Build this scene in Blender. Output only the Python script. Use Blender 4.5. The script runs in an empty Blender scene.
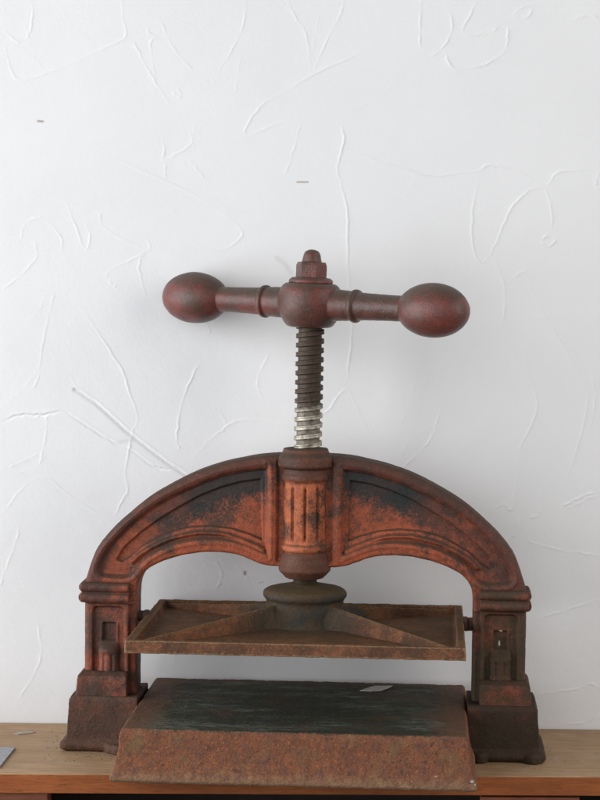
import bpy, bmesh, math, random
import numpy as np
from mathutils import Vector, Matrix, Quaternion

S = 0.001                      # everything below is written in millimetres
scene = bpy.context.scene
col = scene.collection

# ------------------------------------------------------------------ camera
cam_d = bpy.data.cameras.new("camera")
cam = bpy.data.objects.new("camera", cam_d); col.objects.link(cam)
YAW, PITCH, ROLL = .067, .067, .010
cy_, sy_, cp_, sp_ = math.cos(YAW), math.sin(YAW), math.cos(PITCH), math.sin(PITCH)
fwd = Vector((-sy_*cp_, cy_*cp_, -sp_)); rgt = Vector((cy_, sy_, 0)); upv = rgt.cross(fwd)
r2 = rgt*math.cos(ROLL) + upv*math.sin(ROLL); u2 = -rgt*math.sin(ROLL) + upv*math.cos(ROLL)
M = Matrix((r2, u2, -fwd)).transposed().to_4x4()
M.translation = Vector((126.2, -1982.8, 484.7))*S
cam.matrix_world = M
cam_d.sensor_fit = 'VERTICAL'; cam_d.sensor_height = 24.0; cam_d.lens = 60.0
cam_d.clip_start = 0.05; cam_d.clip_end = 60
scene.camera = cam

# ------------------------------------------------------------------ light
w = bpy.data.worlds.new("World"); scene.world = w; w.use_nodes = True
bg = w.node_tree.nodes['Background']
bg.inputs[0].default_value = (1.0, 0.97, 0.93, 1); bg.inputs[1].default_value = 0.10

def area_light(name, loc, target, sx, sy, power, color):
    d = bpy.data.lights.new(name, 'AREA'); d.shape = 'RECTANGLE'; d.size = sx; d.size_y = sy
    d.energy = power; d.color = color
    o = bpy.data.objects.new(name, d); col.objects.link(o)
    o.location = loc
    o.rotation_euler = (Vector(target)-Vector(loc)).to_track_quat('-Z', 'Y').to_euler()
    return o
# the window the room has, to the left of and behind the photographer
area_light("window_light", (-1.9, -0.78, 0.50), (0, .07, .30), 2.0, 1.8, 60, (0.955, 0.98, 1.0))
# an added, unseen warm fill on the right to brighten the wall, and the soft light of the room behind the photographer
area_light("right_fill_light", (1.9, -1.0, 1.0), (0, .05, .4), 1.2, 1.8, 25, (1.0, 0.965, 0.92))
area_light("room_light", (-1.0, -3.0, 1.2), (0, 0, .4), 3.4, 3.0, 47, (0.975, 0.985, 1.0))
scene.view_settings.view_transform = 'Standard'
scene.view_settings.look = 'None'
scene.view_settings.exposure = 0.0
scene.view_settings.gamma = 1.0

# ---- traced marks, in millimetres on the wall (along, up) and on the arch (x, z)
RIDGES = [[1, [[-296.4, 755.7], [-293.3, 743.5], [-298.4, 719.9], [-306.7, 712.7], [-319.1, 719.7], [-323.3, 726.9]]], [1, [[-322.2, 714.6], [-319.1, 694.1], [-306.7, 673.7], [-265.2, 686.4], [-229.0, 703.1], [-198.1, 718.8], [-201.3, 741.3], [-200.3, 761.7]]], [1, [[-198.1, 718.8], [-187.7, 710.7], [-177.2, 690.3], [-164.7, 669.9], [-151.1, 649.5]]], [1, [[-172.3, 731.3], [-174.3, 724.1], [-165.0, 718.1], [-172.2, 710.8], [-164.7, 669.9]]], [0.7, [[-162.0, 736.5], [-146.3, 706.0], [-125.5, 682.6]]], [0.8, [[-149.1, 659.8], [-143.0, 665.0], [-139.8, 658.8], [-146.0, 654.7]]], [1, [[-72.3, 762.8], [-76.2, 732.2], [-87.4, 706.5], [-101.7, 683.8]]], [1, [[-33.1, 763.2], [-21.5, 739.8], [-11.0, 722.5], [-4.4, 681.6]]], [1.2, [[60.3, 713.0], [29.5, 697.3], [-4.4, 681.6], [-32.2, 663.9], [-55.9, 650.4], [-72.2, 626.6], [-71.1, 618.4], [-55.6, 624.7], [-26.7, 637.3]]], [0.8, [[-16.3, 630.2], [-24.3, 599.2], [-33.4, 575.4]]], [1, [[-161.4, 623.7], [-156.1, 603.1], [-158.1, 592.8], [-130.2, 608.5], [-130.3, 624.0]]], [1, [[-244.3, 617.7], [-202.7, 592.4], [-158.0, 572.1], [-119.4, 553.9], [-77.6, 523.3], [-81.7, 508.7], [-103.5, 500.2], [-140.0, 514.4]]], [0.9, [[-156.0, 592.8], [-155.9, 572.2]]], [0.8, [[-130.1, 593.1], [-114.4, 572.6]]], [1, [[-259.8, 550.5], [-249.3, 524.7], [-238.8, 498.9], [-233.7, 514.5], [-241.0, 530.0]]], [0.7, [[-223.3, 540.5], [-218.1, 521.9], [-173.2, 499.5], [-176.4, 515.0]]], [0.8, [[-306.6, 508.6], [-301.4, 524.2], [-285.8, 531.6], [-264.9, 514.2], [-262.8, 493.4]]], [0.8, [[-290.9, 508.7], [-290.9, 488.0], [-311.8, 467.0], [-327.4, 454.3]]], [0.9, [[-217.9, 467.9], [-212.7, 478.4], [-186.7, 491.1], [-173.2, 499.5], [-181.5, 489.1], [-180.4, 468.3], [-173.0, 447.5]]], [0.9, [[-204.3, 457.6], [-214.8, 467.9]]], [1.2, [[-252.3, 451.9], [-222.9, 410.5], [-199.8, 374.2], [-191.3, 348.1], [-182.8, 324.1], [-189.0, 308.3], [-191.1, 295.6], [-193.1, 285.1], [-196.2, 264.0], [-193.0, 248.2], [-201.3, 232.3], [-208.6, 216.4]]], [0.7, [[-270.0, 457.0], [-275.2, 436.1], [-283.5, 394.3], [-287.6, 364.9], [-296.0, 350.2]]], [-2.6, [[-252.0, 354.8], [-238.4, 346.6], [-222.7, 335.2], [-196.4, 311.3], [-170.1, 290.6], [-149.0, 275.0], [-128.0, 261.6]]], [-1.6, [[-332.7, 316.2], [-306.5, 324.9], [-280.3, 326.2], [-261.4, 329.5], [-238.3, 316.1], [-210.0, 298.6], [-191.1, 290.4], [-164.8, 272.8], [-143.8, 269.8]]], [0.7, [[-277.1, 331.5], [-280.2, 299.9], [-285.4, 273.6]]], [0.7, [[-319.0, 270.0], [-285.4, 286.2]]], [0.7, [[-327.4, 220.4], [-287.5, 260.9], [-248.6, 237.1], [-222.3, 221.5]]], [1.2, [[-116.2, 388.7], [-135.8, 343.5], [-141.9, 302.5], [-138.6, 290.9]]], [1, [[-128.1, 278.4], [-113.5, 295.4], [-95.8, 311.4], [-72.9, 323.1], [-26.8, 319.4], [10.7, 330.3], [33.4, 355.7], [45.1, 339.1], [65.6, 293.1]]], [1, [[28.7, 763.7], [23.8, 743.3], [8.7, 712.5], [-4.4, 681.6]]], [0.9, [[108.1, 764.4], [106.5, 728.7], [106.8, 708.3]]], [1.1, [[167.9, 765.0], [157.9, 744.5], [150.9, 729.1], [158.2, 724.1], [178.8, 726.3], [189.0, 734.6]]], [1.1, [[137.2, 749.4], [139.5, 731.1], [132.6, 713.6], [117.3, 700.2]]], [1.3, [[134.7, 708.5], [135.9, 696.3], [146.4, 688.2], [163.9, 691.4], [179.3, 696.7], [194.5, 709.1], [197.4, 724.4], [197.2, 734.6]]], [1, [[201.2, 741.8], [209.3, 752.1], [221.6, 752.2], [215.6, 742.0], [201.2, 741.8]]], [1, [[255.9, 738.2], [281.5, 745.6], [291.9, 738.6]]], [1.2, [[25.0, 635.7], [29.4, 615.2], [23.6, 584.2], [33.4, 543.0], [35.0, 491.2], [40.0, 418.5], [33.4, 355.7]]], [1.2, [[29.5, 608.0], [61.8, 594.9], [119.0, 580.0], [150.0, 582.3], [170.7, 585.6], [181.0, 590.9], [212.2, 584.0], [238.3, 570.8], [253.6, 584.4], [300.1, 588.9]]], [1.2, [[170.7, 585.6], [164.1, 544.3], [164.7, 508.1], [174.3, 489.5], [187.5, 508.3], [202.5, 544.6], [222.9, 565.5], [238.4, 565.7], [246.1, 539.9], [244.4, 519.2]]], [1.2, [[234.2, 513.9], [241.3, 518.1], [249.7, 514.1], [242.6, 506.8], [234.2, 513.9]]], [0.8, [[185.6, 497.9], [196.4, 472.1], [198.9, 451.3], [196.3, 420.0]]], [0.8, [[198.6, 466.9], [219.2, 480.6], [230.1, 451.6], [256.8, 410.2], [280.6, 368.7], [287.2, 347.9], [274.8, 288.0], [259.7, 256.3]]], [1, [[218.1, 420.3], [224.1, 378.6], [234.0, 347.3], [228.2, 320.0], [217.2, 296.8], [213.6, 260.0], [209.5, 232.6], [202.5, 236.7], [194.1, 234.5], [189.0, 227.1]]], [1, [[216.2, 231.6], [214.5, 209.4], [205.2, 197.7]]], [0.8, [[240.9, 256.1], [239.3, 227.6], [226.8, 223.3]]], [1.3, [[262.2, 235.2], [278.8, 244.9], [296.4, 251.4]]], [0.8, [[266.4, 233.2], [299.6, 248.3]]], [0.8, [[224.1, 200.0], [261.0, 189.8], [308.3, 184.0]]], [1, [[236.1, 116.4], [268.5, 126.4], [309.1, 140.6]]], [1, [[237.5, 35.5], [279.5, 42.4], [297.3, 47.9], [311.2, 39.6]]], [0.9, [[269.7, 6.0], [283.4, 5.1], [298.1, 10.6], [311.5, 22.5]]], [0.7, [[-327.4, 140.9], [-322.2, 162.2], [-311.6, 188.8], [-306.4, 210.0]]], [0.7, [[-101.1, 175.2], [-93.7, 159.4], [-99.9, 143.4]]], [0.7, [[-79.0, 170.2], [-64.2, 154.4]]], [0.8, [[295.0, 586.8], [291.1, 571.3], [295.4, 566.2]]], [0.7, [[-111.3, 425.2], [-108.1, 412.8]]], [0.8, [[-53.2, 344.3], [-57.6, 365.2], [-45.3, 396.7]]], [0.7, [[92.0, 272.4], [122.9, 304.2], [132.9, 335.8]]], [0.8, [[289.9, 316.5], [294.5, 348.0], [290.8, 379.3]]], [0.7, [[-308.4, 23.8], [-285.2, 66.8], [-287.3, 109.4]]]]
STAINS = [[0.9, 1.1, [[-288.0, 631.7], [-282.8, 631.3]]], [0.8, 0.9, [[-18.8, 571.4], [-7.4, 571.5]]], [0.35, 2.5, [[-38.9, 492.6], [-30.5, 486.4], [-24.2, 477.1]]], [0.22, 9, [[-296.1, 438.0], [-287.7, 433.9]]], [0.9, 1.3, [[-69.5, 162.9], [-69.5, 160.7]]], [0.28, 5, [[-285.4, 259.9], [-248.6, 237.1], [-222.4, 242.6]]], [0.25, 4, [[-243.3, 226.6], [-222.2, 203.5]]], [0.25, 3, [[-314.8, 271.1], [-293.8, 276.6]]], [0.35, 2, [[-201.6, 298.7], [-191.1, 300.9]]], [0.5, 0.8, [[56.1, 638.1], [59.2, 636.0]]], [0.2, 3, [[-244.6, 725.5], [-229.1, 710.3]]], [0.3, 0.9, [[-53.6, 151.4], [-50.5, 152.5]]], [0.5, 0.7, [[-228.6, 554.9], [-226.5, 554.9]]], [0.4, 0.7, [[214.8, 430.7], [215.9, 429.6]]], [0.25, 6, [[-264.2, 173.4], [-248.4, 157.7]]], [0.2, 5, [[-103.8, 552.0], [-77.7, 536.7]]], [0.6, 0.7, [[135.3, 667.6], [136.4, 665.5]]]]
PANEL_OUTER = [[-207.9, 179.7], [-205.9, 187.7], [-202.9, 193.8], [-192.9, 208.1], [-172.9, 228.5], [-148.9, 247.0], [-129.0, 258.3], [-109.1, 267.7], [-104.1, 270.2], [-84.2, 277.6], [-64.3, 282.4], [-46.5, 285.2], [-39.5, 284.8], [-36.5, 280.9], [-35.8, 203.1], [-37.8, 198.1], [-43.8, 200.0], [-55.8, 204.8], [-67.7, 208.9], [-83.7, 211.2], [-103.7, 210.8], [-123.7, 207.4], [-143.7, 200.0], [-157.7, 190.7], [-166.7, 181.5], [-170.7, 175.4], [-178.7, 171.2], [-198.8, 171.8], [-204.9, 173.7]]
PANEL_INNER = [[-188.8, 189.1], [-183.8, 198.2], [-178.8, 204.4], [-162.8, 218.7], [-142.9, 233.1], [-128.9, 241.9], [-109.0, 253.2], [-104.0, 255.8], [-84.1, 264.1], [-64.2, 269.9], [-44.4, 272.8], [-42.4, 212.0], [-55.9, 217.7], [-73.8, 222.8], [-93.8, 225.0], [-113.8, 223.6], [-128.8, 220.4], [-140.8, 216.1], [-162.8, 203.7], [-174.8, 192.4], [-182.8, 187.2]]
PANEL_BEAD = [[-171.7, 188.4], [-162.7, 196.6], [-144.7, 207.0], [-128.7, 213.3], [-108.7, 217.7], [-103.8, 218.3], [-83.8, 217.7], [-67.8, 213.5], [-49.8, 206.9], [-41.8, 203.0]]

# ------------------------------------------------------------------ object helpers
def meta(o, label=None, cat=None, group=None, kind=None):
    for k, v in (('label', label), ('category', cat), ('group', group), ('kind', kind)):
        if v: o[k] = v
    return o

def empty(name, loc=(0, 0, 0), rz=0.0):
    o = bpy.data.objects.new(name, None); col.objects.link(o)
    o.location = Vector(loc)*S; o.rotation_euler = (0, 0, rz); o.empty_display_size = .02
    return o

def link(name, verts, faces, mat, parent=None, smooth=True, loc=None):
    me = bpy.data.meshes.new(name)
    me.from_pydata([tuple(c*S for c in v) for v in verts], [], faces)
    me.validate()
    me.materials.append(mat)
    if smooth: me.polygons.foreach_set('use_smooth', [True]*len(me.polygons))
    o = bpy.data.objects.new(name, me); col.objects.link(o)
    if parent: o.parent = parent
    if loc: o.location = Vector(loc)*S
    return o

def fix_normals(o):
    bm = bmesh.new(); bm.from_mesh(o.data); bmesh.ops.recalc_face_normals(bm, faces=bm.faces[:])
    bm.to_mesh(o.data); bm.free(); return o

class MB:
    def __init__(s): s.v = []; s.f = []
    def add(s, v, f):
        n = len(s.v); s.v += [tuple(p) for p in v]; s.f += [tuple(i+n for i in q) for q in f]
    def frustum(s, z0, a, z1, b):
        """a, b = (x0,x1,y0,y1) rectangles at z0 and z1"""
        v = []
        for z, (x0, x1, y0, y1) in ((z0, a), (z1, b)):
            v += [(x0, y0, z), (x1, y0, z), (x1, y1, z), (x0, y1, z)]
        s.add(v, [(3, 2, 1, 0), (4, 5, 6, 7), (0, 1, 5, 4), (1, 2, 6, 5), (2, 3, 7, 6), (3, 0, 4, 7)])
    def box(s, x0, x1, y0, y1, z0, z1): s.frustum(z0, (x0, x1, y0, y1), z1, (x0, x1, y0, y1))
    def lathe(s, prof, seg=96, axis='z', c=(0, 0, 0)):
        """prof: (r, h) from one end to the other, closed with caps"""
        v = []; f = []
        for r, h in prof:
            for k in range(seg):
                a = 2*math.pi*k/seg
                p = (r*math.cos(a), r*math.sin(a), h)
                if axis == 'x': p = (h, p[0], p[1])
                v.append((p[0]+c[0], p[1]+c[1], p[2]+c[2]))
        for i in range(len(prof)-1):
            for k in range(seg):
                a = i*seg+k; b = i*seg+(k+1) % seg
                f.append((a, b, b+seg, a+seg))
        f.append(tuple(range(seg))[::-1]); f.append(tuple(range((len(prof)-1)*seg, len(prof)*seg)))
        s.add(v, f)
    def build(s, name, mat, parent=None, smooth=True, loc=None):
        return fix_normals(link(name, s.v, s.f, mat, parent, smooth, loc))

_tex = {}
def clouds(size, depth=3):
    k = (size, depth)
    if k not in _tex:
        t = bpy.data.textures.new('cast_%g' % size, 'CLOUDS'); t.noise_scale = size*S; t.noise_depth = depth
        _tex[k] = t
    return _tex[k]

def cast(o, voxel=1.0, smooth=4, amp=.8, size=8, amp2=0, size2=2.5):
    """melts the primitives of a part into one rough iron casting"""
    if voxel:
        m = o.modifiers.new('r', 'REMESH'); m.mode = 'VOXEL'; m.voxel_size = voxel*S; m.use_smooth_shade = True
    if smooth:
        m = o.modifiers.new('s', 'SMOOTH'); m.factor = .5; m.iterations = smooth
    for a, z in ((amp, size), (amp2, size2)):
        if a:
            m = o.modifiers.new('d', 'DISPLACE'); m.texture = clouds(z); m.strength = a*S; m.mid_level = .5
            m.texture_coords = 'LOCAL'
    return o

def rounded(prof, n=1):
    """Chaikin rounding of an open profile"""
    for _ in range(n):
        q = [prof[0]]
        for a, b in zip(prof[:-1], prof[1:]):
            q.append((a[0]*.75+b[0]*.25, a[1]*.75+b[1]*.25)); q.append((a[0]*.25+b[0]*.75, a[1]*.25+b[1]*.75))
        q.append(prof[-1]); prof = q
    return prof

# ------------------------------------------------------------------ materials
class NT:
    def __init__(s, name):
        s.m = bpy.data.materials.new(name); s.m.use_nodes = True
        s.t = s.m.node_tree; s.b = s.t.nodes['Principled BSDF']
        s.co = s.n('ShaderNodeTexCoord').outputs['Object']
    def n(s, typ, **kw):
        x = s.t.nodes.new(typ)
        for k, v in kw.items(): setattr(x, k, v)
        return x
    def L(s, a, b): s.t.links.new(a, b)
    def setin(s, sock, v):
        if hasattr(v, 'is_output') or isinstance(v, bpy.types.NodeSocket): s.L(v, sock)
        elif isinstance(v, (tuple, list)) and len(v) == 3 and sock.type == 'RGBA': sock.default_value = (*v, 1)
        else: sock.default_value = v
    def map(s, scale=(1, 1, 1), loc=(0, 0, 0), rot=(0, 0, 0)):
        x = s.n('ShaderNodeMapping'); s.L(s.co, x.inputs[0])
        x.inputs['Scale'].default_value = scale; x.inputs['Location'].default_value = loc; x.inputs['Rotation'].default_value = rot
        return x.outputs[0]
    def noise(s, scale, detail=4, rough=.6, vec=None, dist=0, seed=0):
        x = s.n('ShaderNodeTexNoise', noise_dimensions='4D'); s.L(vec or s.co, x.inputs['Vector'])
        x.inputs['Scale'].default_value = scale; x.inputs['Detail'].default_value = detail
        x.inputs['Roughness'].default_value = rough; x.inputs['Distortion'].default_value = dist
        x.inputs['W'].default_value = seed
        return x.outputs['Fac']
    def ramp(s, v, a, b, lo=0.0, hi=1.0):
        x = s.n('ShaderNodeMapRange', interpolation_type='SMOOTHSTEP'); s.L(v, x.inputs['Value'])
        for k, q in (('From Min', a), ('From Max', b), ('To Min', lo), ('To Max', hi)): x.inputs[k].default_value = q
        return x.outputs['Result']
    def math(s, op, a, b=0.0, clamp=False):
        x = s.n('ShaderNodeMath', operation=op, use_clamp=clamp); s.setin(x.inputs[0], a); s.setin(x.inputs[1], b)
        return x.outputs[0]
    def mix(s, f, a, b, mode='MIX'):
        x = s.n('ShaderNodeMix', data_type='RGBA', blend_type=mode)
        s.setin(x.inputs['Factor'], f); s.setin(x.inputs['A'], a); s.setin(x.inputs['B'], b)
        return x.outputs['Result']
    def xyz(s, v=None):
        x = s.n('ShaderNodeSeparateXYZ'); s.L(v or s.co, x.inputs[0]); return x.outputs
    def up(s):
        g = s.n('ShaderNodeNewGeometry'); x = s.n('ShaderNodeSeparateXYZ'); s.L(g.outputs['Normal'], x.inputs[0])
        return x.outputs['Z']
    def edge(s):
        return s.n('ShaderNodeNewGeometry').outputs['Pointiness']
    def bump(s, h, dist, strength=1.0, normal=None):
        x = s.n('ShaderNodeBump'); s.L(h, x.inputs['Height']); x.inputs['Distance'].default_value = dist*S
        x.inputs['Strength'].default_value = strength
        if normal: s.L(normal, x.inputs['Normal'])
        return x.outputs[0]
    def out(s, color, rough, normal=None, metal=0.0, spec=.5):
        s.setin(s.b.inputs['Base Color'], color); s.setin(s.b.inputs['Roughness'], rough)
        s.setin(s.b.inputs['Metallic'], metal); s.b.inputs['Specular IOR Level'].default_value = spec
        if normal: s.L(normal, s.b.inputs['Normal'])
        return s.m

def painted_iron(name, paint=(.32, .078, .036), paint2=(.235, .062, .031), rust=(.075, .038, .028), dust=(.062, .040, .029),
                 wear=.5, dusty=.8, dark=None, spots=(.30, .12, .04), green=(.020, .026, .026), rough=(.48, .78), spec=.2, gcol=None, rim=None, worn_edge=None, gmix=.0, seed=0, bumpy=1.0):
    """old iron: paint worn down to brown rust, orange rust specks, dust on what faces up"""
    t = NT(name)
    big = t.noise(28, 5, .62, seed=seed); med = t.noise(110, 5, .65, seed=seed+3); fine = t.noise(520, 4, .7, seed=seed+5)
    grit = t.noise(1100, 2, .6, seed=seed+7)
    c = t.mix(t.ramp(med, .38, .62), paint, paint2)
    wr = t.math('ADD', big, t.math('MULTIPLY', t.math('SUBTRACT', fine, .5), .45))
    c = t.mix(t.ramp(wr, .5-.35*(wear-.3)-.06, .5-.35*(wear-.3)+.12), c, rust)
    if rim: c = t.mix(rim(t, fine, med), c, (.060, .032, .027))
    if dark: c = t.mix(dark(t, fine, med), c, green)
    if gmix: c = t.mix(t.math('MULTIPLY', t.ramp(t.noise(45, 4, .6, seed=seed+11), .45, .62), gmix), c, gcol or green)
    c = t.mix(t.math('MULTIPLY', t.ramp(t.noise(330, 3, .6, seed=seed+9), .62, .72), .55), c, spots)
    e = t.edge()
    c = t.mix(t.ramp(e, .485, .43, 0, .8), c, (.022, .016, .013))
    if worn_edge: c = t.mix(t.ramp(t.math('ADD', e, t.math('MULTIPLY', t.math('SUBTRACT', med, .5), .04)), .508, .54, 0, .85), c, worn_edge)
    d = t.math('MULTIPLY', t.ramp(t.math('ADD', t.up(), t.math('MULTIPLY', t.math('SUBTRACT', med, .5), .8)), .28, .80), dusty)
    c = t.mix(d, c, dust)
    v = t.math('MULTIPLY', t.ramp(grit, .3, .7, .74, 1.30), t.ramp(t.noise(2300, 2, .6, seed=seed+13), .3, .7, .82, 1.2))
    x = t.n('ShaderNodeVectorMath', operation='SCALE'); t.L(c, x.inputs[0]); t.L(v, x.inputs['Scale'])
    r = t.ramp(t.math('ADD', t.math('MULTIPLY', med, .5), t.math('MULTIPLY', d, .5)), .15, .75, rough[0], rough[1])
    h = t.math('ADD', t.math('MULTIPLY', fine, .6), t.math('MULTIPLY', med, 1.0))
    n = t.bump(h, .65*bumpy, .8); n = t.bump(grit, .40*bumpy, .9, n)
    return t.out(x.outputs[0], r, n, 0.0, spec)

def arch_dark(t, fine, med):
    """remains of the dark green-black paint along the upper half of both spandrels"""
    X = t.xyz()
    a = t.math('POWER', t.math('DIVIDE', X['X'], .220), 2.0); b = t.math('POWER', t.math('DIVIDE', t.math('SUBTRACT', X['Z'], .150), .148), 2.0)
    e = t.math('SQRT', t.math('ADD', a, b))
    j = t.math('ADD', e, t.math('ADD', t.math('MULTIPLY', t.math('SUBTRACT', fine, .5), .16), t.math('MULTIPLY', t.math('SUBTRACT', med, .5), .22)))
    lo = t.ramp(j, .69, .79); hi = t.ramp(e, .915, .935, 1, 0)
    side = t.ramp(t.math('ABSOLUTE', X['X']), .035, .041)
    tip = t.ramp(t.math('ABSOLUTE', X['X']), .095, .185, 1, .12)
    return t.math('MULTIPLY', t.math('MULTIPLY', t.math('MULTIPLY', lo, hi), t.math('MULTIPLY', side, tip)), .93)

def boss_dirt(t, fine, med):
    z = t.math('ADD', t.xyz()['Z'], t.math('MULTIPLY', t.math('SUBTRACT', med, .5), .012))
    return t.math('MULTIPLY', t.math('ADD', t.ramp(z, .204, .198), t.ramp(z, .268, .277), clamp=True), .85)
def tray_centre(t, fine, med):
    X = t.xyz()
    r = t.math('SQRT', t.math('ADD', t.math('POWER', X['X'], 2.0), t.math('POWER', X['Y'], 2.0)))
    r = t.math('ADD', r, t.math('MULTIPLY', t.math('SUBTRACT', med, .5), .06))
    return t.ramp(r, .090, .052, 0, .9)
def hub_skirt(t, fine, med):
    X = t.xyz()
    r = t.math('SQRT', t.math('ADD', t.math('POWER', X['X'], 2.0), t.math('POWER', X['Y'], 2.0)))
    r = t.math('ADD', r, t.math('MULTIPLY', t.math('SUBTRACT', med, .5), .05))
    return t.ramp(r, .052, .074, 0, .75)
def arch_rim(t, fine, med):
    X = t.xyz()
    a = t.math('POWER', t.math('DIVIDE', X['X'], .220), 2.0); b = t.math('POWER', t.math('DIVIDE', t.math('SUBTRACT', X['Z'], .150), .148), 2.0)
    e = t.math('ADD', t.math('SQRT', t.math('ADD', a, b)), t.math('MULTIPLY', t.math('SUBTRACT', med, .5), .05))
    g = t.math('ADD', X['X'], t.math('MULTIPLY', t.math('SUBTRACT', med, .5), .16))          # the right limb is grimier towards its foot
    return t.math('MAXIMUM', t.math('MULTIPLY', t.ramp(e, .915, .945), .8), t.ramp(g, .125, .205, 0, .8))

M_ARCH = painted_iron('worn_red_paint_arch', dark=arch_dark, rim=arch_rim, wear=.26, seed=1)
M_LEGL = painted_iron('worn_red_paint_leg', paint=(.25, .068, .038), paint2=(.17, .052, .032), wear=.42, seed=4, gmix=.25)
M_LEGR = painted_iron('grimy_shaded_red_paint_leg', gcol=(.044, .036, .018), rough=(.55, .82), paint=(.20, .058, .036), paint2=(.130, .044, .028), rust=(.072, .040, .026), dust=(.060, .039, .026), wear=.58, seed=9, gmix=.7)  # darker than the left leg: grime, plus shade put into the colour
M_FOOT = painted_iron('rusty_brown_foot', paint=(.135, .052, .032), paint2=(.095, .042, .028), rust=(.070, .038, .026), dust=(.105, .064, .042), wear=.5, seed=14, gmix=.2, spots=(.17, .075, .03), rough=(.55, .85), bumpy=1.1)
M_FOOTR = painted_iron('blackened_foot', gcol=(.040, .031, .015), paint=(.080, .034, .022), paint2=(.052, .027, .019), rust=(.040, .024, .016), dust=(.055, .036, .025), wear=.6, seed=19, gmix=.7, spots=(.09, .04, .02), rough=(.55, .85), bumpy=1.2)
M_BOSS = painted_iron('worn_orange_paint_boss', paint=(.44, .130, .058), paint2=(.32, .090, .042), wear=.24, seed=21, dark=boss_dirt, green=(.058, .033, .026))
M_HEAD = painted_iron('dull_crimson_paint', paint=(.165, .044, .036), paint2=(.125, .040, .033), rust=(.080, .040, .030), dust=(.068, .046, .034), wear=.42, dusty=.85, seed=31, spots=(.24, .115, .085), rough=(.28, .50), bumpy=.9, spec=.38)
M_TRAY = painted_iron('rusty_tray', dark=tray_centre, green=(.040, .036, .025), worn_edge=(.29, .175, .09), paint=(.215, .085, .040), paint2=(.135, .060, .031), rust=(.085, .040, .024), dust=(.078, .044, .020), wear=.4, dusty=.6, seed=41, spots=(.34, .17, .05), rough=(.6, .9), bumpy=1.8)
M_HUB = painted_iron('green_brown_hub', dark=hub_skirt, green=(.105, .050, .028), gcol=(.024, .030, .028), paint=(.078, .050, .028), paint2=(.042, .040, .030), rust=(.060, .038, .023), dust=(.082, .056, .028), wear=.5, seed=47, gmix=.6, spots=(.13, .08, .03), bumpy=1.4, rough=(.55, .8))

def make_bed():
    t = NT('rusty_bed_dark_top')
    X = t.xyz()
    big = t.noise(22, 5, .6, seed=2); med = t.noise(95, 5, .65, seed=5); fine = t.noise(430, 4, .7, seed=6); grit = t.noise(1000, 2, .6, seed=8)
    f = t.mix(t.ramp(med, .36, .64), (.215, .080, .040), (.145, .062, .040))
    f = t.mix(t.ramp(fine, .54, .68, 0, .9), f, (.36, .14, .045))
    f = t.mix(t.ramp(t.noise(240, 4, .65, seed=12), .53, .66, 0, .8), f, (.075, .044, .038))
    f = t.mix(t.ramp(t.noise(42, 5, .65, seed=22), .50, .68, 0, .7), f, (.175, .105, .052))
    f = t.mix(t.ramp(t.noise(58, 5, .65, seed=24), .54, .70, 0, .6), f, (.11, .058, .052))
    # pale crusty deposit near the bottom lip
    zc = t.math('ADD', X['Z'], t.math('MULTIPLY', t.math('SUBTRACT', med, .5), .03))
    f = t.mix(t.ramp(zc, .016, .002, 0, .7), f, (.24, .155, .09))
    # worn dark green top, wiped lengthwise
    sm = t.map((8, 34, 30)); st = t.noise(6, 7, .72, sm, .5, seed=3)
    st2 = t.noise(9, 5, .7, t.map((5, 38, 40)), .5, seed=7)
    msk = t.ramp(t.noise(16, 3, .55, t.map((.6, 2.2, 1)), seed=31), .42, .60)
    st = t.math('ADD', t.math('MULTIPLY', st, .75), t.math('MULTIPLY', t.noise(60, 6, .7, t.map((.5, 1.6, 1)), .5, seed=33), .25))
    g = t.mix(t.math('MULTIPLY', t.ramp(st, .45, .585), msk), (.034, .037, .026), (.135, .150, .120))
    g = t.mix(t.ramp(t.noise(38, 5, .65, seed=35), .50, .66, 0, .55), g, (.052, .038, .022))
    g = t.mix(t.ramp(st2, .56, .70, 0, .7), g, (.20, .21, .18))
    g = t.mix(t.ramp(big, .50, .66, 0, .7), g, (.075, .048, .030))
    ex = t.math('ABSOLUTE', X['X'])
    ed = t.math('ADD', ex, t.math('MULTIPLY', t.math('SUBTRACT', med, .5), .07))
    g = t.mix(t.ramp(ed, .118, .152, 0, .9), g, (.125, .062, .036))
    yb = t.math('ADD', X['Y'], t.math('MULTIPLY', t.math('SUBTRACT', med, .5), .05))
    g = t.mix(t.ramp(yb, .060, .082, 0, .7), g, (.115, .058, .036))
    g = t.mix(t.ramp(grit, .60, .75, 0, .45), g, (.15, .12, .07))
    m = t.ramp(t.math('ADD', t.up(), t.math('MULTIPLY', t.math('SUBTRACT', med, .5), .25)), .55, .9)
    c = t.mix(m, f, g)
    v = t.math('MULTIPLY', t.ramp(grit, .3, .7, .72, 1.32), t.ramp(t.noise(2300, 2, .6, seed=13), .3, .7, .8, 1.22))
    x = t.n('ShaderNodeVectorMath', operation='SCALE'); t.L(c, x.inputs[0]); t.L(v, x.inputs['Scale'])
    h = t.math('ADD', t.math('MULTIPLY', fine, .8), t.math('MULTIPLY', med, 1.0))
    n = t.bump(h, 1.6, .9); n = t.bump(grit, .5, .8, n)
    return t.out(x.outputs[0], t.ramp(m, 0, 1, .82, .60), n, 0.0, .22)
M_BED = make_bed()

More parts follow.
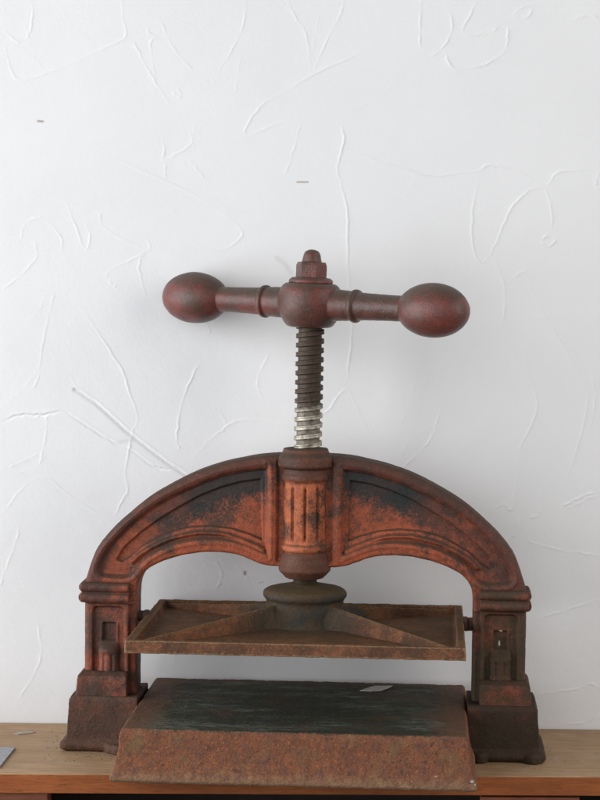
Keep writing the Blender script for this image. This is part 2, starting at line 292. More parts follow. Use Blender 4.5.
def make_screw():
    t = NT('screw_steel'); X = t.xyz()
    med = t.noise(120, 4, .6, seed=1); fine = t.noise(500, 4, .7, seed=2)
    z = t.math('ADD', X['Z'], t.math('MULTIPLY', t.math('SUBTRACT', med, .5), .030))
    bare = t.ramp(z, .350, .336)
    old = t.mix(t.ramp(fine, .4, .65), (.075, .050, .034), (.045, .031, .022))
    old = t.mix(t.ramp(med, .5, .65, 0, .5), old, (.075, .050, .034))
    st = t.mix(t.ramp(t.noise(160, 4, .6, seed=5), .42, .66), (.50, .47, .41), (.24, .18, .125))
    c = t.mix(bare, old, st)
    r = t.math('SQRT', t.math('ADD', t.math('POWER', X['X'], 2.0), t.math('POWER', X['Y'], 2.0)))
    gr = t.ramp(t.math('ADD', r, t.math('MULTIPLY', t.math('SUBTRACT', fine, .5), .003)), .0134, .0121, 0, .65)
    c = t.mix(gr, c, (.050, .034, .022))
    bare = t.math('MULTIPLY', bare, t.math('SUBTRACT', 1.0, gr))
    n = t.bump(fine, .5, .8)
    return t.out(c, t.ramp(fine, .3, .7, .38, .65), n, t.math('MULTIPLY', bare, .75), .25)
M_SCREW = make_screw()

def make_plaster():
    t = NT('white_trowelled_plaster')
    a = t.n('ShaderNodeAttribute', attribute_name='stain').outputs['Fac']
    b = t.noise(7, 4, .55, seed=1); f = t.noise(260, 5, .7, seed=2); m = t.noise(45, 5, .6, seed=3)
    c = t.mix(t.ramp(b, .3, .7), (.79, .797, .812), (.763, .77, .785))
    c = t.mix(t.ramp(t.noise(14, 4, .6, seed=9), .66, .80, 0, .25), c, (.72, .68, .58))
    c = t.mix(a, c, (.24, .15, .085))
    n = t.bump(m, .9, .55); n = t.bump(f, .30, .7, n)
    return t.out(c, .72, n, spec=.3)
M_WALL = make_plaster()

def wood(name, a, b, dark, rough, seed, scale=1.0, grey=None):
    t = NT(name)
    v = t.map((2.2*scale, 34*scale, 34*scale)); g = t.noise(5, 8, .65, v, 1.0, seed); v2 = t.map((6*scale, 190*scale, 190*scale)); g2 = t.noise(4, 5, .7, v2, .3, seed+1)
    bl = t.noise(9, 4, .6, seed=seed+2)
    c = t.mix(t.ramp(g, .35, .65), a, b)
    c = t.mix(t.ramp(g2, .50, .66, 0, .75), c, dark)
    c = t.mix(t.ramp(t.noise(300, 3, .6, seed=seed+8), .62, .74, 0, .5), c, dark)
    c = t.mix(t.ramp(bl, .42, .68, 0, .35), c, dark)
    if grey: c = t.mix(t.ramp(t.noise(30, 5, .65, seed=seed+4), .5, .75, 0, .6), c, grey)
    h = t.math('ADD', g, t.math('MULTIPLY', g2, .7))
    return t.out(c, rough, t.bump(h, .5, .7), spec=.22)
M_TOP = wood('weathered_wood_top', (.47, .310, .180), (.36, .228, .126), (.23, .142, .078), .62, 3, grey=(.46, .35, .25))
M_EDGE = wood('varnished_wood_edge', (.36, .112, .036), (.27, .082, .027), (.15, .047, .018), .42, 8)
M_DRAW = wood('reddish_wood_front', (.24, .085, .045), (.18, .060, .034), (.09, .035, .022), .5, 13)
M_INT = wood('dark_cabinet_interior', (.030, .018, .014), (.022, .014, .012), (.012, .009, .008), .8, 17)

def plain(name, c, rough, var=.15, spec=.5, metal=0):
    t = NT(name); f = t.noise(180, 4, .6)
    k = tuple(x*(1-var*2) for x in c)
    return t.out(t.mix(t.ramp(f, .35, .7), c, k), rough, t.bump(f, .2, .5), metal, spec)
M_PAPER = plain('pale_paper', (.62, .62, .60), .8)
M_FLAKE = plain('white_paint_flake', (.42, .38, .32), .6)
M_CARD = plain('pale_blue_grey_card', (.33, .34, .36), .5)

# ------------------------------------------------------------------ geometry maths (numpy)
def seg_dist(P, A, B):
    d = B-A; L2 = max((d**2).sum(), 1e-9)
    u = np.clip(((P-A)@d)/L2, 0, 1); q = P-(A+u[:, None]*d)
    cr = d[0]*(P[:, 1]-A[1])-d[1]*(P[:, 0]-A[0])
    return np.hypot(q[:, 0], q[:, 1]), np.sign(cr), u
def poly_sd(P, poly):
    """positive inside"""
    poly = np.array(poly, float); n = len(poly); D = np.full(len(P), 1e9); ins = np.zeros(len(P), bool)
    for i in range(n):
        A, B = poly[i], poly[(i+1) % n]
        D = np.minimum(D, seg_dist(P, A, B)[0])
        c = ((A[1] > P[:, 1]) != (B[1] > P[:, 1]))
        xi = A[0]+(P[:, 1]-A[1])*(B[0]-A[0])/((B[1]-A[1]) or 1e-9)
        ins ^= c & (P[:, 0] < xi)
    return np.where(ins, D, -D)
def line_d(P, pts):
    pts = np.array(pts, float); D = np.full(len(P), 1e9)
    for A, B in zip(pts[:-1], pts[1:]): D = np.minimum(D, seg_dist(P, A, B)[0])
    return D
def sstep(x, a, b):
    t = np.clip((x-a)/(b-a), 0, 1); return t*t*(3-2*t)
def catmull(pts, n, closed=False):
    p = np.array(pts, float)
    if closed: q = np.vstack([p[-1], p, p[0], p[1]]); m = len(p)
    else: q = np.vstack([2*p[0]-p[1], p, 2*p[-1]-p[-2]]); m = len(p)-1
    u = np.linspace(0, m, n, endpoint=not closed); i = np.clip(u.astype(int), 0, m-1); t = (u-i)[:, None]
    a, b, c, d = q[i], q[i+1], q[i+2], q[i+3]
    return .5*((2*b)+(-a+c)*t+(2*a-5*b+4*c-d)*t**2+(-a+3*b-3*c+d)*t**3)

# ------------------------------------------------------------------ the wall and its trowel marks
WSLOPE = .06; WANG = math.atan(WSLOPE); WY = 99.2
def build_wall():
    x0, x1, z0, z1, st = -350., 330., -20., 790., .85
    nx, nz = int((x1-x0)/st)+1, int((z1-z0)/st)+1
    gx, gz = np.meshgrid(np.linspace(x0, x1, nx), np.linspace(z0, z1, nz))
    P = np.stack([gx.ravel(), gz.ravel()], 1); H = np.zeros(len(P)); stn = np.zeros(len(P))
    rng = np.random.RandomState(4)
    def near(pts, m):
        a = np.array(pts)
        return np.where((P[:, 0] > a[:, 0].min()-m) & (P[:, 0] < a[:, 0].max()+m) & (P[:, 1] > a[:, 1].min()-m) & (P[:, 1] < a[:, 1].max()+m))[0]
    def wobble(pts, k):
        c = catmull(pts, max(8, len(pts)*7)) if len(pts) > 2 else catmull([pts[0], tuple((a+b)/2 for a, b in zip(*pts)), pts[1]], 14)
        c[1:-1] += rng.normal(0, k, c[1:-1].shape); return c
    extra = []; r5 = np.random.RandomState(11)
    for k in range(46):
        cx, cz = r5.uniform(x0, x1), r5.uniform(250 if k % 3 else 0, z1); a = r5.uniform(0, 6.28); L = r5.uniform(18, 90); b = r5.uniform(-.9, .9)
        extra.append((r5.uniform(.18, .42), [(cx+L*t_*math.cos(a+b*t_), cz+L*t_*math.sin(a+b*t_)) for t_ in (0, .35, .7, 1)]))
    for amp, pts in RIDGES+extra:
        A = abs(amp); c = wobble(pts, .45 if A < 2 else .15)
        idx = near(c, 14); Q = P[idx]
        A *= 1.5 if c[:, 0].mean() > 20 and amp > .5 else 1.0
        best = np.full(len(Q), 1e9); sg = np.zeros(len(Q)); uu = np.zeros(len(Q)); n = len(c)-1
        for i in range(n):
            d, s, u = seg_dist(Q, c[i], c[i+1]); m = d < best
            best[m] = d[m]; sg[m] = s[m]; uu[m] = (i+u[m])/n
        fade = sstep(uu, 0, .12)*sstep(uu, 1, .88)*(.65+.35*np.sin(uu*17+amp*9)) if A < 2 else sstep(uu, 0, .05)
        if amp > 0:    # a soft lip of plaster, steeper on one side
            H[idx] += A*.48*fade*np.where(sg > 0, np.exp(-(best/.95)**2), .25*np.exp(-best/3.5)+.75*np.exp(-(best/.95)**2))
        else:          # a scrape
            wd = 1.6 if A > 2 else .9
            H[idx] += -A*.9*fade*np.exp(-(best/wd)**2) + A*.22*fade*np.exp(-((best-2.4)/1.4)**2)*(sg > 0)
    for s, rad, pts in STAINS:
        if rad < .85: continue
        if rad < 1.2: rad *= .8
        elif s < .5: s *= .45
        idx = near(pts, 4*rad+2); d = line_d(P[idx], pts)
        stn[idx] = np.maximum(stn[idx], s*np.exp(-(d/rad)**2)*(.16 if rad > 2.6 else 1))
    # broad, shallow waviness of a hand-trowelled coat
    for k in range(26):
        a = rng.uniform(0, math.pi); f = rng.uniform(.012, .05); ph = rng.uniform(0, 6.28)
        H += .012/f*.05*np.sin((P[:, 0]*math.cos(a)+P[:, 1]*math.sin(a))*f+ph)
    edge = np.minimum.reduce([P[:, 0]-x0, x1-P[:, 0], P[:, 1]-z0, z1-P[:, 1]]); H *= sstep(edge, 0, 12)
    V = np.stack([P[:, 0], -H, P[:, 1]], 1)
    i = np.arange(nx*nz).reshape(nz, nx)
    F = np.stack([i[:-1, :-1].ravel(), i[:-1, 1:].ravel(), i[1:, 1:].ravel(), i[1:, :-1].ravel()], 1)
    # plain wall further out, as a frame round the worked field
    X0, X1, Z0, Z1 = -2200, 2200, -700, 1900
    ex = np.array([(X0, 0, Z0), (X1, 0, Z0), (X1, 0, Z1), (X0, 0, Z1)], float)
    nb = len(V); V = np.vstack([V, ex]); corners = [i[0, 0], i[0, -1], i[-1, -1], i[-1, 0]]
    fr = np.array([(nb, nb+1, corners[1], corners[0]), (nb+1, nb+2, corners[2], corners[1]), (nb+2, nb+3, corners[3], corners[2]), (nb+3, nb, corners[0], corners[3])])
    F = np.vstack([F, fr])
    me = bpy.data.meshes.new('wall'); me.vertices.add(len(V)); me.vertices.foreach_set('co', (V*S).ravel())
    me.loops.add(F.size); me.loops.foreach_set('vertex_index', F.ravel().astype(np.int32))
    me.polygons.add(len(F)); me.polygons.foreach_set('loop_start', np.arange(0, F.size, 4, dtype=np.int32))
    me.polygons.foreach_set('loop_total', np.full(len(F), 4, dtype=np.int32)); me.polygons.foreach_set('use_smooth', np.ones(len(F), bool))
    me.update(); me.validate()
    at = me.attributes.new('stain', 'FLOAT', 'POINT'); at.data.foreach_set('value', np.concatenate([stn, np.zeros(4)]).astype(np.float32))
    me.materials.append(M_WALL)
    o = bpy.data.objects.new('wall', me); col.objects.link(o)
    o.location = (0, WY*S, 0); o.rotation_euler = (0, 0, WANG); meta(o, kind='structure')
build_wall()

# ------------------------------------------------------------------ the wooden cabinet the press stands on
def fy(x): return -109.1+.0867*x       # line of its front edge
def by(x): return WY-2.0+WSLOPE*x      # line along the wall
cab = meta(empty('wooden_cabinet', (0, 0, -160)), 'brown wooden cabinet with weathered top against the white wall, under the press', 'cabinet')
def slab(name, x0, x1, f0, f1, b0, z0, z1, mat, seg=1):
    """between the front line (offset f0) and front line+depth or the wall line"""
    m = MB(); v = []
    for z in (z0+160, z1+160):
        v += [(x0, fy(x0)+f0, z), (x1, fy(x1)+f0, z), (x1, (by(x1) if b0 is None else fy(x1)+b0), z), (x0, (by(x0) if b0 is None else fy(x0)+b0), z)]
    m.add(v, [(3, 2, 1, 0), (4, 5, 6, 7), (0, 1, 5, 4), (1, 2, 6, 5), (2, 3, 7, 6), (3, 0, 4, 7)])
    o = m.build(name, mat, cab, smooth=False)
    b = o.modifiers.new('b', 'BEVEL'); b.width = 1.0*S; b.segments = 2
    return o
slab('cabinet_top', -640, 640, 1.5, 0, None, -18, 0, M_TOP)
slab('front_edge', -640, 640, 0, 0, 1.4, -18.5, -.6, M_EDGE)
slab('stile', -640, -236, 5, 0, 24, -160, -18.6, M_DRAW)
slab('drawer_front', 176, 271, 3, 0, 20, -160, -21, M_DRAW)
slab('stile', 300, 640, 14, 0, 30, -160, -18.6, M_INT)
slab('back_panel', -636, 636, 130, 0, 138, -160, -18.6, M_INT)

# ------------------------------------------------------------------ the press
press = meta(empty('copying_press'), 'antique red painted cast iron screw press with ball ended handle, rusting on the cabinet', 'book press')

OUTER = [(220.3, 146), (220.2, 158), (219.4, 168), (217.0, 177), (208.3, 200), (194, 219), (177, 235.5), (157, 252), (137, 264.3), (109, 278.6), (84, 287.4), (64, 292.3), (44.5, 296), (26, 297.5), (12, 297.8)]
INNER = [(167.8, 146), (167.7, 153), (167.0, 162), (165.0, 170), (160.5, 177), (151.5, 184.3), (137, 190.9), (120, 195.9), (101, 199), (81, 199.2), (65, 196.6), (53.5, 192.3), (41.5, 188), (27, 186.2), (12, 186)]
YF, YB = -18., 16.

def relief_arch(P):
    Q = np.stack([-np.abs(P[:, 0]), P[:, 1]], 1)
    p1 = catmull(PANEL_OUTER, 150, True); p2 = PANEL_INNER
    d1 = poly_sd(Q, p1); d2 = poly_sd(Q, p2)
    D = 6.0*sstep(d1, -.6, 4.2)+3.6*sstep(d2, -1.0, 1.0)
    b = line_d(Q, catmull(PANEL_BEAD, 60)); D -= 4.0*np.exp(-(b/2.3)**2)*sstep(d1, 0, 3)
    D += 3.6*sstep(26.8-np.abs(P[:, 0]), -2.6, 1.4)*sstep(P[:, 1], 187, 196)*sstep(P[:, 1], 296, 287)
    # thin raised lip round the recess
    D -= .9*np.exp(-((d1+3.0)/1.8)**2)
    return D
def relief_leg(P):
    x, z = np.abs(P[:, 0]), P[:, 1]
    q = np.maximum(np.abs(x-195.5)-(16.2-5), 0); k = np.maximum(np.abs(z-108)-(35-5), 0)
    sd = 5-np.hypot(q, k)-0.0
    D = 4.2*sstep(sd, -.6, 1.6)
    D += 3.5*sstep(6.6-np.abs(x-195), -.6, .8)*sstep(9-np.abs(z-117), -.6, .8)
    D -= 1.2*np.exp(-((np.abs(x-195)-8.2)/1.0)**2)*sstep(9-np.abs(z-117), -1, 1)
    xr = x-195.5
    shaft = (z < 104)
    r = 10.6+.9*np.exp(-((z-77)/3.)**2)+.7*np.exp(-((z-98)/2.5)**2)+0*shaft
    bulge = np.sqrt(np.maximum(r*r-xr*xr, 0))
    bulge -= 1.9*np.exp(-((np.abs(xr)-4.0)/1.4)**2)*(z < 95)*(bulge > 2)
    D -= bulge*.70*sstep(z, 109.5, 98)
    D += 5.5*sstep(175.0-x, -.8, .8)
    return D

def section_sheet(name, side, outer, inner, relief, nS, nT, mat, parent, cap=False):
    """one rough casting swept along paired inner and outer edges: relief front, rounded edges, plain back"""
    nr = 5; t = np.linspace(0, 1, nT); V = []; ring = None
    for s in range(nS):
        o, i = outer[s], inner[s]; L = np.hypot(*(o-i))
        pts = i+(o-i)*t[:, None]; d0, d1 = t*L, (1-t)*L
        y = np.full(nT, YF)
        for d, r in ((d0, 3.5), (d1, 6.0)):
            q = np.clip(d, 0, r); y = y+(r-np.sqrt(np.maximum(r*r-(r-q)**2, 0)))
        V.append((pts, y))
    P = np.vstack([p for p, _ in V]); D = relief(P).reshape(nS, nT)
    fade = np.minimum(np.linspace(0, 1, nT)[None, :], 1)*0+1
    verts = []; 
    for s in range(nS):
        pts, y = V[s]; yy = y+D[s]
        o, i = outer[s], inner[s]
        row = [(side*pts[k, 0], yy[k], pts[k, 1]) for k in range(nT)]
        for q in np.linspace(0, 1, 7)[1:]: row.append((side*o[0], yy[-1]+(YB-yy[-1])*q, o[1]))
        row += [(side*(o[0]+(i[0]-o[0])*q), YB, o[1]+(i[1]-o[1])*q) for q in np.linspace(0, 1, 8)[1:]]
        for q in np.linspace(0, 1, 7)[1:-1]: row.append((side*i[0], YB+(yy[0]-YB)*q, i[1]))
        ring = len(row); verts += row
    faces = []
    for s in range(nS-1):
        for k in range(ring):
            a = s*ring+k; b = s*ring+(k+1) % ring
            faces.append((a, b, b+ring, a+ring))
    faces.append(tuple(range(ring))); faces.append(tuple(range((nS-1)*ring, nS*ring)))
    o = link(name, verts, faces, mat, parent); fix_normals(o)
    cast(o, 0, 0, .7, 9, .35, 2.2)
    return o
oc, ic = catmull(OUTER, 330), catmull(INNER, 330)
arch = {}
for side in (-1, 1):
    a = section_sheet('arch_limb', side, oc, ic, relief_arch, 330, 150, M_ARCH, press)
    zz = np.linspace(44, 145.6, 130)
    lo = np.stack([np.full(130, 220.3), zz], 1); li = np.stack([np.full(130, 167.8), zz], 1)
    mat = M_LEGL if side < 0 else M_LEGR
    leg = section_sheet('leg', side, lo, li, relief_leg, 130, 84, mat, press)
    # capital: two rolls with a square end towards the inside
    m = MB()
    for zc, rr in ((152.2, 4.9), (162.6, 4.6)):
        pr = [(-YF+rr*.0, 0)]
        n = 14; v = []; f = []
        x_in, x_out = 174.3, 220.3
        for xx, dd in ((x_in, 0), (x_out, 0)):
            pass
        m.box(min(side*x_in, side*(x_out+1)), max(side*x_in, side*(x_out+1)), -21.5, 19, zc-rr, zc+rr)
        pr = [(.2, side*x_in)]+[(rr, side*x_in), (rr, side*(x_out+2.0))]+[(.2, side*(x_out+2.0))]
        m.lathe(pr, 28, 'x', (0, -22.5, zc))
        # roll along the outer side
        seg = 28; vv = []
        for yv in (-22.5, 17):
            for k in range(seg):
                an = 2*math.pi*k/seg; vv.append((side*(x_out+1.0)+rr*.8*math.cos(an), yv, zc+rr*math.sin(an)))
        m.add(vv, [(k, (k+1) % seg, seg+(k+1) % seg, seg+k) for k in range(seg)]+[tuple(range(seg)), tuple(range(seg, 2*seg))])
    m.box(min(side*174.3, side*221.5), max(side*174.3, side*221.5), -21.5, 18, 147.5, 167)
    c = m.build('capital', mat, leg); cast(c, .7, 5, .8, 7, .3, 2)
    # plinth block
    m = MB()
    X = lambda a, b: (min(side*a, side*b), max(side*a, side*b))
    m.frustum(50, (*X(175, 226.5), -31, 24), 69, (*X(175, 225.5), -30.5, 24))
    m.frustum(69, (*X(175, 225.5), -30.5, 24), 74.5, (*X(175, 224.5), -29.5, 24)); m.frustum(74.5, (*X(175, 224.5), -29.5, 24), 78.0, (*X(175.5, 221.5), -24, 21))
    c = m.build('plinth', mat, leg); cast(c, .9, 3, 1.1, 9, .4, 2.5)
    # foot block with flared lip
    m = MB()
    m.frustum(9, (*X(163.3, 234.5), -36.5, 40), 51, (*X(163.3, 232.2), -36, 38))
    m.frustum(51, (*X(163.3, 232.6), -36, 38), 55, (*X(163.3, 230.5), -34, 36))
    m.frustum(0.3, (*X(163.3, 235), -36.5, 41), 10, (*X(163.3, 235), -36.5, 41))
    m.lathe([(5.4, side*163.3), (5.7, side*190), (5.0, side*215), (5.7, side*236)], 30, 'x', (0, -36.0, 5.9))
    vv = [(side*235.5+5.5*math.cos(2*math.pi*k/30), yv, 5.9+5.5*math.sin(2*math.pi*k/30)) for yv in (-36.5, 41) for k in range(30)]
    m.add(vv, [(k, (k+1) % 30, 30+(k+1) % 30, 30+k) for k in range(30)]+[tuple(range(30)), tuple(range(30, 60))])
    m.lathe([(.3, .5), (5.3, 3), (5.5, 7), (4.2, 10), (.3, 11.5)], 30, c=(side*235.5, -36.0, 0))
    if side < 0: m.lathe([(9, .4), (9.5, 6), (7, 9.5)], 30, c=(side*187, -38, 0)); m.lathe([(9, .4), (9.5, 6), (7, 9)], 30, c=(side*179, -43, 0)); m.lathe([(9, .4), (9.5, 6), (7, 9)], 30, c=(side*170, -46, 0))
    else: m.lathe([(11, .4), (11, 7), (8, 10)], 30, c=(side*228, -34, 0)); m.lathe([(8, .4), (8, 7), (6, 10)], 30, c=(side*176, -39, 0))
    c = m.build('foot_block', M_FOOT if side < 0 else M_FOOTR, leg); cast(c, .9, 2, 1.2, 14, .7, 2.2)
    arch[side] = leg

# white paint flecks on the right leg
def fleck(name, pts, parent, mat=M_FLAKE, th=.5, loc=None):
    """small irregular chip in the x-z plane, standing on y=pts[*].y"""
    v = [(x, y, z) for x, y, z in pts]+[(x, y-th, z) for x, y, z in pts]; n = len(pts)
    f = [tuple(range(n))[::-1], tuple(range(n, 2*n))]+[(k, (k+1) % n, n+(k+1) % n, n+k) for k in range(n)]
    return fix_normals(link(name, v, f, mat, parent, False, loc))
fleck('paint_fleck', [(192, -13.0, 127.6), (193.5, -13, 128.4), (195.5, -13, 126.8), (197.5, -13, 126.4), (196.4, -13, 125.2), (194, -13, 126)], arch[1])
fleck('paint_fleck', [(193.6, -10.0, 115.5), (195.0, -10, 116), (195.4, -10, 111.5), (194.2, -10, 109.8), (193.4, -10, 112)], arch[1])

# ---- fluted boss in the middle of the arch
def build_boss():
    prof = [(9, 304.2), (21.6, 304), (22.4, 303), (23, 300.5), (26.8, 296.5), (28, 294.2), (28, 287.6), (27, 285.8), (22.6, 284.4), (22.4, 280.5), (23.6, 278.8), (24.4, 276.5), (24.2, 274), (22.6, 272.0), (21.6, 270.8),
            (21.4, 268), (21.4, 211), (21.6, 209.5), (23.6, 208.5), (24.4, 206), (24.2, 203.5), (22.2, 201.6), (22.6, 199.8), (24.4, 198.6), (24.8, 193.5), (25.8, 191.5), (25.9, 188.5), (25.9, 183.0), (25.2, 181.6), (19.4, 175.4), (18.5, 174.8), (9, 174.8)]
    q = []
    for (r0, z0), (r1, z1) in zip(prof[:-1], prof[1:]):
        n = max(1, int(math.hypot(r1-r0, z1-z0)/1.2))
        q += [(r0+(r1-r0)*k/n, z0+(z1-z0)*k/n) for k in range(n)]
    q.append(prof[-1]); seg = 300; v = []; f = []
    for r, z in q:
        for k in range(seg):
            a = 2*math.pi*k/seg
            g = math.cos(10*(a-math.radians(-86.5)))           # 1 in the middle of a flute
            end = 1/(1+math.exp(-(z-214)/.9))*1/(1+math.exp((z-266)/.9))
            rr = r+end*(-3.0*max(0, (g-.62)/.38)**.8+.4*(1-max(0, g))) if 205 < z < 275 else r
            v.append((rr*math.cos(a), rr*math.sin(a), z))
    for i in range(len(q)-1):
        for k in range(seg):
            a = i*seg+k; b = i*seg+(k+1) % seg; f.append((a, b, b+seg, a+seg))
    v = [(a, b-8.5, c) for a, b, c in v]; o = fix_normals(link('screw_boss', v, f, M_BOSS, press)); cast(o, 0, 0, .7, 7, .35, 2)
    return o
boss = build_boss()
m = MB(); m.box(-13, 13, -4, 14, 188, 294); cast(m.build('arch_web', M_ARCH, press), 1.2, 2, 0)

# ---- screw, leaning a touch
LEAN = Matrix.Translation(Vector((0, 0, .170))) @ Matrix.Rotation(math.radians(.62), 4, 'Y') @ Matrix.Translation(Vector((0, 0, -.170)))
def build_screw():
    p, off = 9.25, 415-4.62; seg = 96; z0, z1 = 300, 432; nz = int((z1-z0)/.35); v = []; f = []
    for i in range(nz+1):
        z = z0+(z1-z0)*i/nz
        for k in range(seg):
            a = 2*math.pi*k/seg; ph = ((z-off)/p-a/(2*math.pi)) % 1.0; ph = abs(ph-.5)*2       # 0 mid crest ... 1 mid root
            ph = 1-ph
            s_ = min(1, max(0, (ph-.40)/.20)); s_ = s_*s_*(3-2*s_)
            r = 14.1-2.5*s_-.35*(ph < .12)
            v.append((r*math.cos(a), r*math.sin(a), z))
    for i in range(nz):
        for k in range(seg):
            a = i*seg+k; b = i*seg+(k+1) % seg; f.append((a, b, b+seg, a+seg))
    f.append(tuple(range(seg))); f.append(tuple(range(nz*seg, (nz+1)*seg)))
    o = fix_normals(link('screw', v, f, M_SCREW, press)); cast(o, 0, 0, .35, 4, .2, 1.2)
    o.matrix_local = LEAN
    m = MB(); m.lathe(rounded([(10, 160), (11.8, 161), (11.8, 178), (11, 190), (1, 190)]), 60)
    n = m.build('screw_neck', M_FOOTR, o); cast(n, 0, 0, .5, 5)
    return o
screw = build_screw()

# ---- handle with its two ball ends, acorn nut on top
PHI = math.radians(27); TILT = math.radians(1.15)
HC = Vector((-.0008, 0, .4472))
handle = None
def build_handle():
    m = MB()
    sph = [(1, -23.5), (19, -23.5), (22.5, -22.5), (26.8, -17), (30.6, -9), (32.2, 0), (31.8, 9), (29.6, 15.5), (26.5, 19), (23.5, 20.5), (1, 20.5)]
    m.lathe(rounded(sph, 2), 90)
    for s in (-1, 1):
        pr = [(16, 14), (15.6, 30), (15.0, 42), (14.4, 49.0), (16.2, 50), (16.6, 52), (16.2, 54.2), (13.9, 55.2), (13.2, 70), (12.6, 92), (12.6, 104), (14.5, 112), (14.5, 116)]
        m.lathe([(r, s*h) for r, h in pr], 72, 'x')
    o = m.build('handle', M_HEAD, press)
    cast(o, .75, 4, .5, 9, .15, 2)
    o.matrix_local = LEAN @ Matrix.Translation(HC) @ Matrix.Rotation(TILT, 4, 'Y') @ Matrix.Rotation(-PHI, 4, 'Z')
    for s in (-1, 1):
        m = MB(); n = 48
        pr = [(max(.05, 26.2*math.sin(math.pi*k/n)**.97), s*(137-37*math.cos(math.pi*k/n))) for k in range(n+1)]
        m.lathe(pr, 80, 'x')
        kn = m.build('knob', M_HEAD, o); cast(kn, 0, 0, .9, 18, .3, 3)
    Z = Matrix.Rotation(PHI, 4, 'Z')
    m = MB(); m.lathe(rounded([(1, 19.5), (21, 19.5), (22.2, 21.5), (21.4, 24), (18, 26.2), (1, 27)]), 70)
    wsh = m.build('washer', M_HEAD, o); cast(wsh, 0, 0, .7, 5)
    m = MB()
    m.lathe([(15.2, 24.5), (15.6, 25.5), (15.6, 38.0), (14.2, 41.2), (1, 41.5)], 6)
    m.lathe(rounded([(1, 38), (10.2, 38), (9.6, 43), (8.6, 48), (7.2, 51.5), (4, 53.4), (.3, 53.8)], 2), 40)
    nut = m.build('acorn_nut', M_HEAD, o); nut.rotation_euler = (0, 0, PHI+math.radians(-8)); cast(nut, .5, 3, .5, 5)
    return o
handle = build_handle()

# ---- the platen: shallow tray, hub, four ribs
def build_platen():
    x, y0, y1, zb, zt = 158.6, -150, 84, 122.0, 134.2
    m = MB()
    m.box(-x, x, y0, y1, zb, 127)
    wi = 7.5
    def bar(a, b): m.frustum(zb, a, zt, b)
    bar((-x-.8, x+.8, y0-.8, y0+wi+3), (-x, x, y0, y0+wi)); bar((-x-.8, x+.8, y1-wi-3, y1+.8), (-x, x, y1-wi, y1))
    bar((-x-.8, -x+wi+3, y0, y1), (-x, -x+wi, y0, y1)); bar((x-wi-3, x+.8, y0, y1), (x-wi, x, y0, y1))
    o = m.build('platen', M_TRAY, press); cast(o, 1.0, 4, 1.2, 10, .6, 2.8)
    for sx in (-1, 1):
        for yc in (y0+6, y1-6):
            A = Vector((sx*(x-6), yc, 0)); B = Vector((0, 0, 0)); d = (B-A); L = d.length-12; d.normalize(); nrm = Vector((-d.y, d.x, 0))
            m = MB(); n = 24; v = []; f = []
            for k in range(n+1):
                q = k/n; c = A+d*(L*q); top = 131.6+(21.0 if yc < 0 else 14)*q**1.08; hb = 3.0+2.2*q; ht = .7+.3*q
                for off, z in ((-hb, 124), (-ht-1, top-2.5), (-ht*.4, top), (ht*.4, top), (ht+1, top-2.5), (hb, 124)):
                    pp = c+nrm*off; v.append((pp.x, pp.y, z))
            for k in range(n):
                for j in range(6):
                    a = k*6+j; b = k*6+(j+1) % 6; f.append((a, b, b+6, a+6))
            f.append(tuple(range(6))); f.append(tuple(range(n*6, n*6+6)))
            m.add(v, f); r = m.build('rib', M_TRAY, o); cast(r, .9, 3, .8, 8, .4, 2.5)
    m = MB()
    m.lathe(rounded([(1, 123), (43, 123), (41.5, 127), (39.4, 131), (38.8, 138), (38.4, 150), (39.2, 152.2), (41.6, 154.5), (42.2, 158), (40.6, 161.2), (36, 163.2), (26, 165), (17, 166.6), (13, 168.6), (1, 169)], 2), 110)
    for sx in (-1, 1):
        for yc in (y0+6, y1-6):
            A = Vector((sx*(x-6), yc, 0)); d = -A; Lf = d.length; d.normalize(); nrm = Vector((-d.y, d.x, 0)); v = []
            for dist, wd in ((60, 3.5), (52, 5), (45, 8), (36, 13), (20, 16)):
                q = (Lf-dist)/(Lf-12); top = 132.6+(19.0 if yc < 0 else 13)*min(q, .93); c = -d*dist
                tw = 1.2+max(0, 58-dist)*.06
                for off, z in ((-wd, 125), (-tw, top), (tw, top), (wd, 125)):
                    pp = c+nrm*off; v.append((pp.x, pp.y, z))
            f = [(k*4+j, k*4+(j+1) % 4, k*4+4+(j+1) % 4, k*4+4+j) for k in range(4) for j in range(4)]+[(0, 1, 2, 3), (16, 17, 18, 19)]
            m.add(v, f)
    h = m.build('hub', M_HUB, o); cast(h, .9, 9, 1.0, 9, .45, 2.5)
    for sx in (-1, 1):
        m = MB()
        m.box(min(sx*157, sx*163), max(sx*157, sx*163), -8, 8, 124, 136)
        m.lathe([(5.5, sx*160), (5.5, sx*168.6)], 24, 'x', (0, 0, 131))
        if sx > 0: m.box(163, 167.5, -6, 6, 124, 130)
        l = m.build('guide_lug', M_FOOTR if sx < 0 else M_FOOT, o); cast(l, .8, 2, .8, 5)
    return o
platen = build_platen()

# ---- the bed
def build_bed():
    m = MB(); lv = [(1.5, 169, -157.5, 88), (4, 171.2, -160.5, 90), (8, 171.0, -160, 89.5), (12, 169, -157.5, 87.5), (20, 166.2, -154.5, 86), (32, 164.2, -152.8, 85.2), (44, 163.2, -151.8, 84.8), (48.5, 162.4, -150.8, 84.2), (51, 160.3, -148.6, 82.4)]
    v = []; f = []
    for z, x, y0, y1 in lv: v += [(-x, y0, z), (x, y0, z), (x, y1, z), (-x, y1, z)]
    for i in range(len(lv)-1):
        for k in range(4):
            a = i*4+k; b = i*4+(k+1) % 4; f.append((a, b, b+4, a+4))
    f.append((0, 1, 2, 3)); n = (len(lv)-1)*4; f.append((n, n+1, n+2, n+3)); m.add(v, f)
    o = m.build('bed', M_BED, press); cast(o, 1.1, 2, 1.5, 14, 1.1, 2.6)
    m2 = MB()
    return o
bed = build_bed()
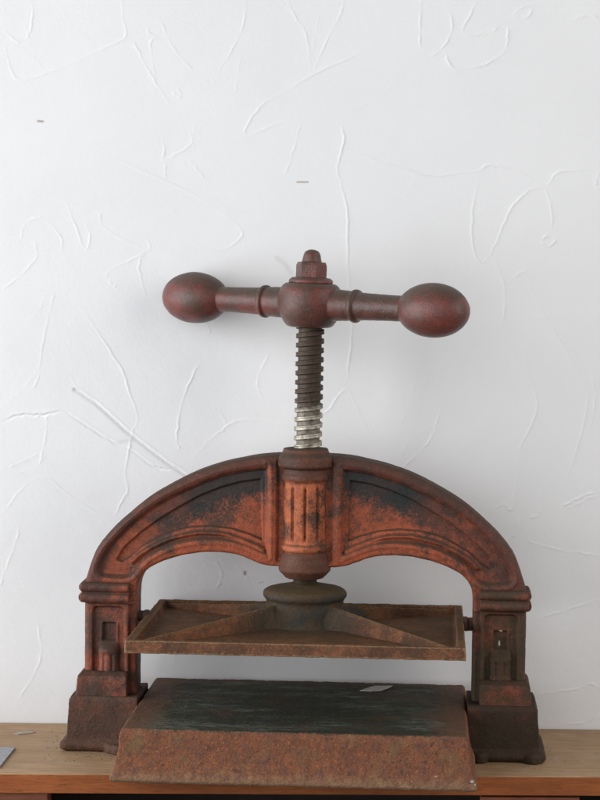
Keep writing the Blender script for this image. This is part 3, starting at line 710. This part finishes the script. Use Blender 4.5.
# crusts of pale paint on the bed's lower lip
random.seed(3)
def chip(cx, cy, cz, r, seed, flat='xz'):
    rnd = random.Random(seed); n = 7; out = []
    for k in range(n):
        a = 2*math.pi*k/n; q = r*rnd.uniform(.3, 1.25); out.append((cx+q*math.cos(a), cy, cz+q*.7*math.sin(a)))
    return out
for i, (cx, cz, r) in enumerate([(166, 12, 2.2), (169, 9.0, 1.5), (133, 16, 1.3)]):
    fleck('paint_crust', chip(cx, -159.6, cz, r, i), bed, th=.9)

# ------------------------------------------------------------------ loose things
def sheet(name, pts, z, th, mat, label, cat):
    cx = sum(p[0] for p in pts)/len(pts); cy = sum(p[1] for p in pts)/len(pts)
    m = MB(); n = len(pts)
    v = [(x-cx, y-cy, 0+(p3 if False else 0)) for x, y in pts for p3 in (0,)]
    v = [(x-cx, y-cy, 0) for x, y in pts]+[(x-cx, y-cy, th) for x, y in pts]
    m.add(v, [tuple(range(n))[::-1], tuple(range(n, 2*n))]+[(k, (k+1) % n, n+(k+1) % n, n+k) for k in range(n)])
    o = m.build(name, mat, None, False, (cx, cy, z))
    return meta(o, label, cat)
sheet('paper_scrap', [(55, 36), (66, 35), (76, 38), (84, 52), (88, 64), (78, 62), (69, 61), (62, 50)], 51.9, .5, M_PAPER, 'tiny pale grey scrap of paper lying on the dark green press bed', 'paper scrap')
sheet('flat_card', [(-380, -118), (-285, -114), (-286.3, -35), (-381, -40)], .2, 1.6, M_CARD, 'pale blue grey flat card on the cabinet top at the left picture edge', 'card')
sheet('paint_flake', [(-302, 26), (-296, 24), (-283, 33), (-280, 37), (-290, 38), (-300, 31)], .2, .5, M_FLAKE, 'thin white paint flake on the cabinet top near the wall, left of the press', 'paint flake')

def rust_crumbs():
    rnd = random.Random(12); m = MB()
    spots = [(-240, -250, -172, -62, -38, 60), (-180, -255, -165, -80, -45, 70), (120, 150, 250, -60, -40, 60), (60, 240, 262, -35, 40, 30), (60, -265, -240, -35, 50, 30)]
    for _, xa, xb, ya, yb, n in spots:
        for k in range(n):
            x = rnd.uniform(xa, xb); y = rnd.uniform(ya, yb); r = .25+.75*rnd.random()**3
            v = [(x+r*rnd.uniform(.6, 1), y, r*.5), (x, y+r*rnd.uniform(.6, 1), r*.5), (x-r*rnd.uniform(.6, 1), y, r*.5), (x, y-r*rnd.uniform(.6, 1), r*.5), (x, y, r), (x, y, 0.05)]
            m.add(v, [(0, 1, 4), (1, 2, 4), (2, 3, 4), (3, 0, 4), (1, 0, 5), (2, 1, 5), (3, 2, 5), (0, 3, 5)])
    meta(m.build('rust_crumbs', M_FOOT, None, False), 'tiny crumbs of rust scattered on the wood round both feet of the press', 'rust crumbs', kind='stuff')
rust_crumbs()
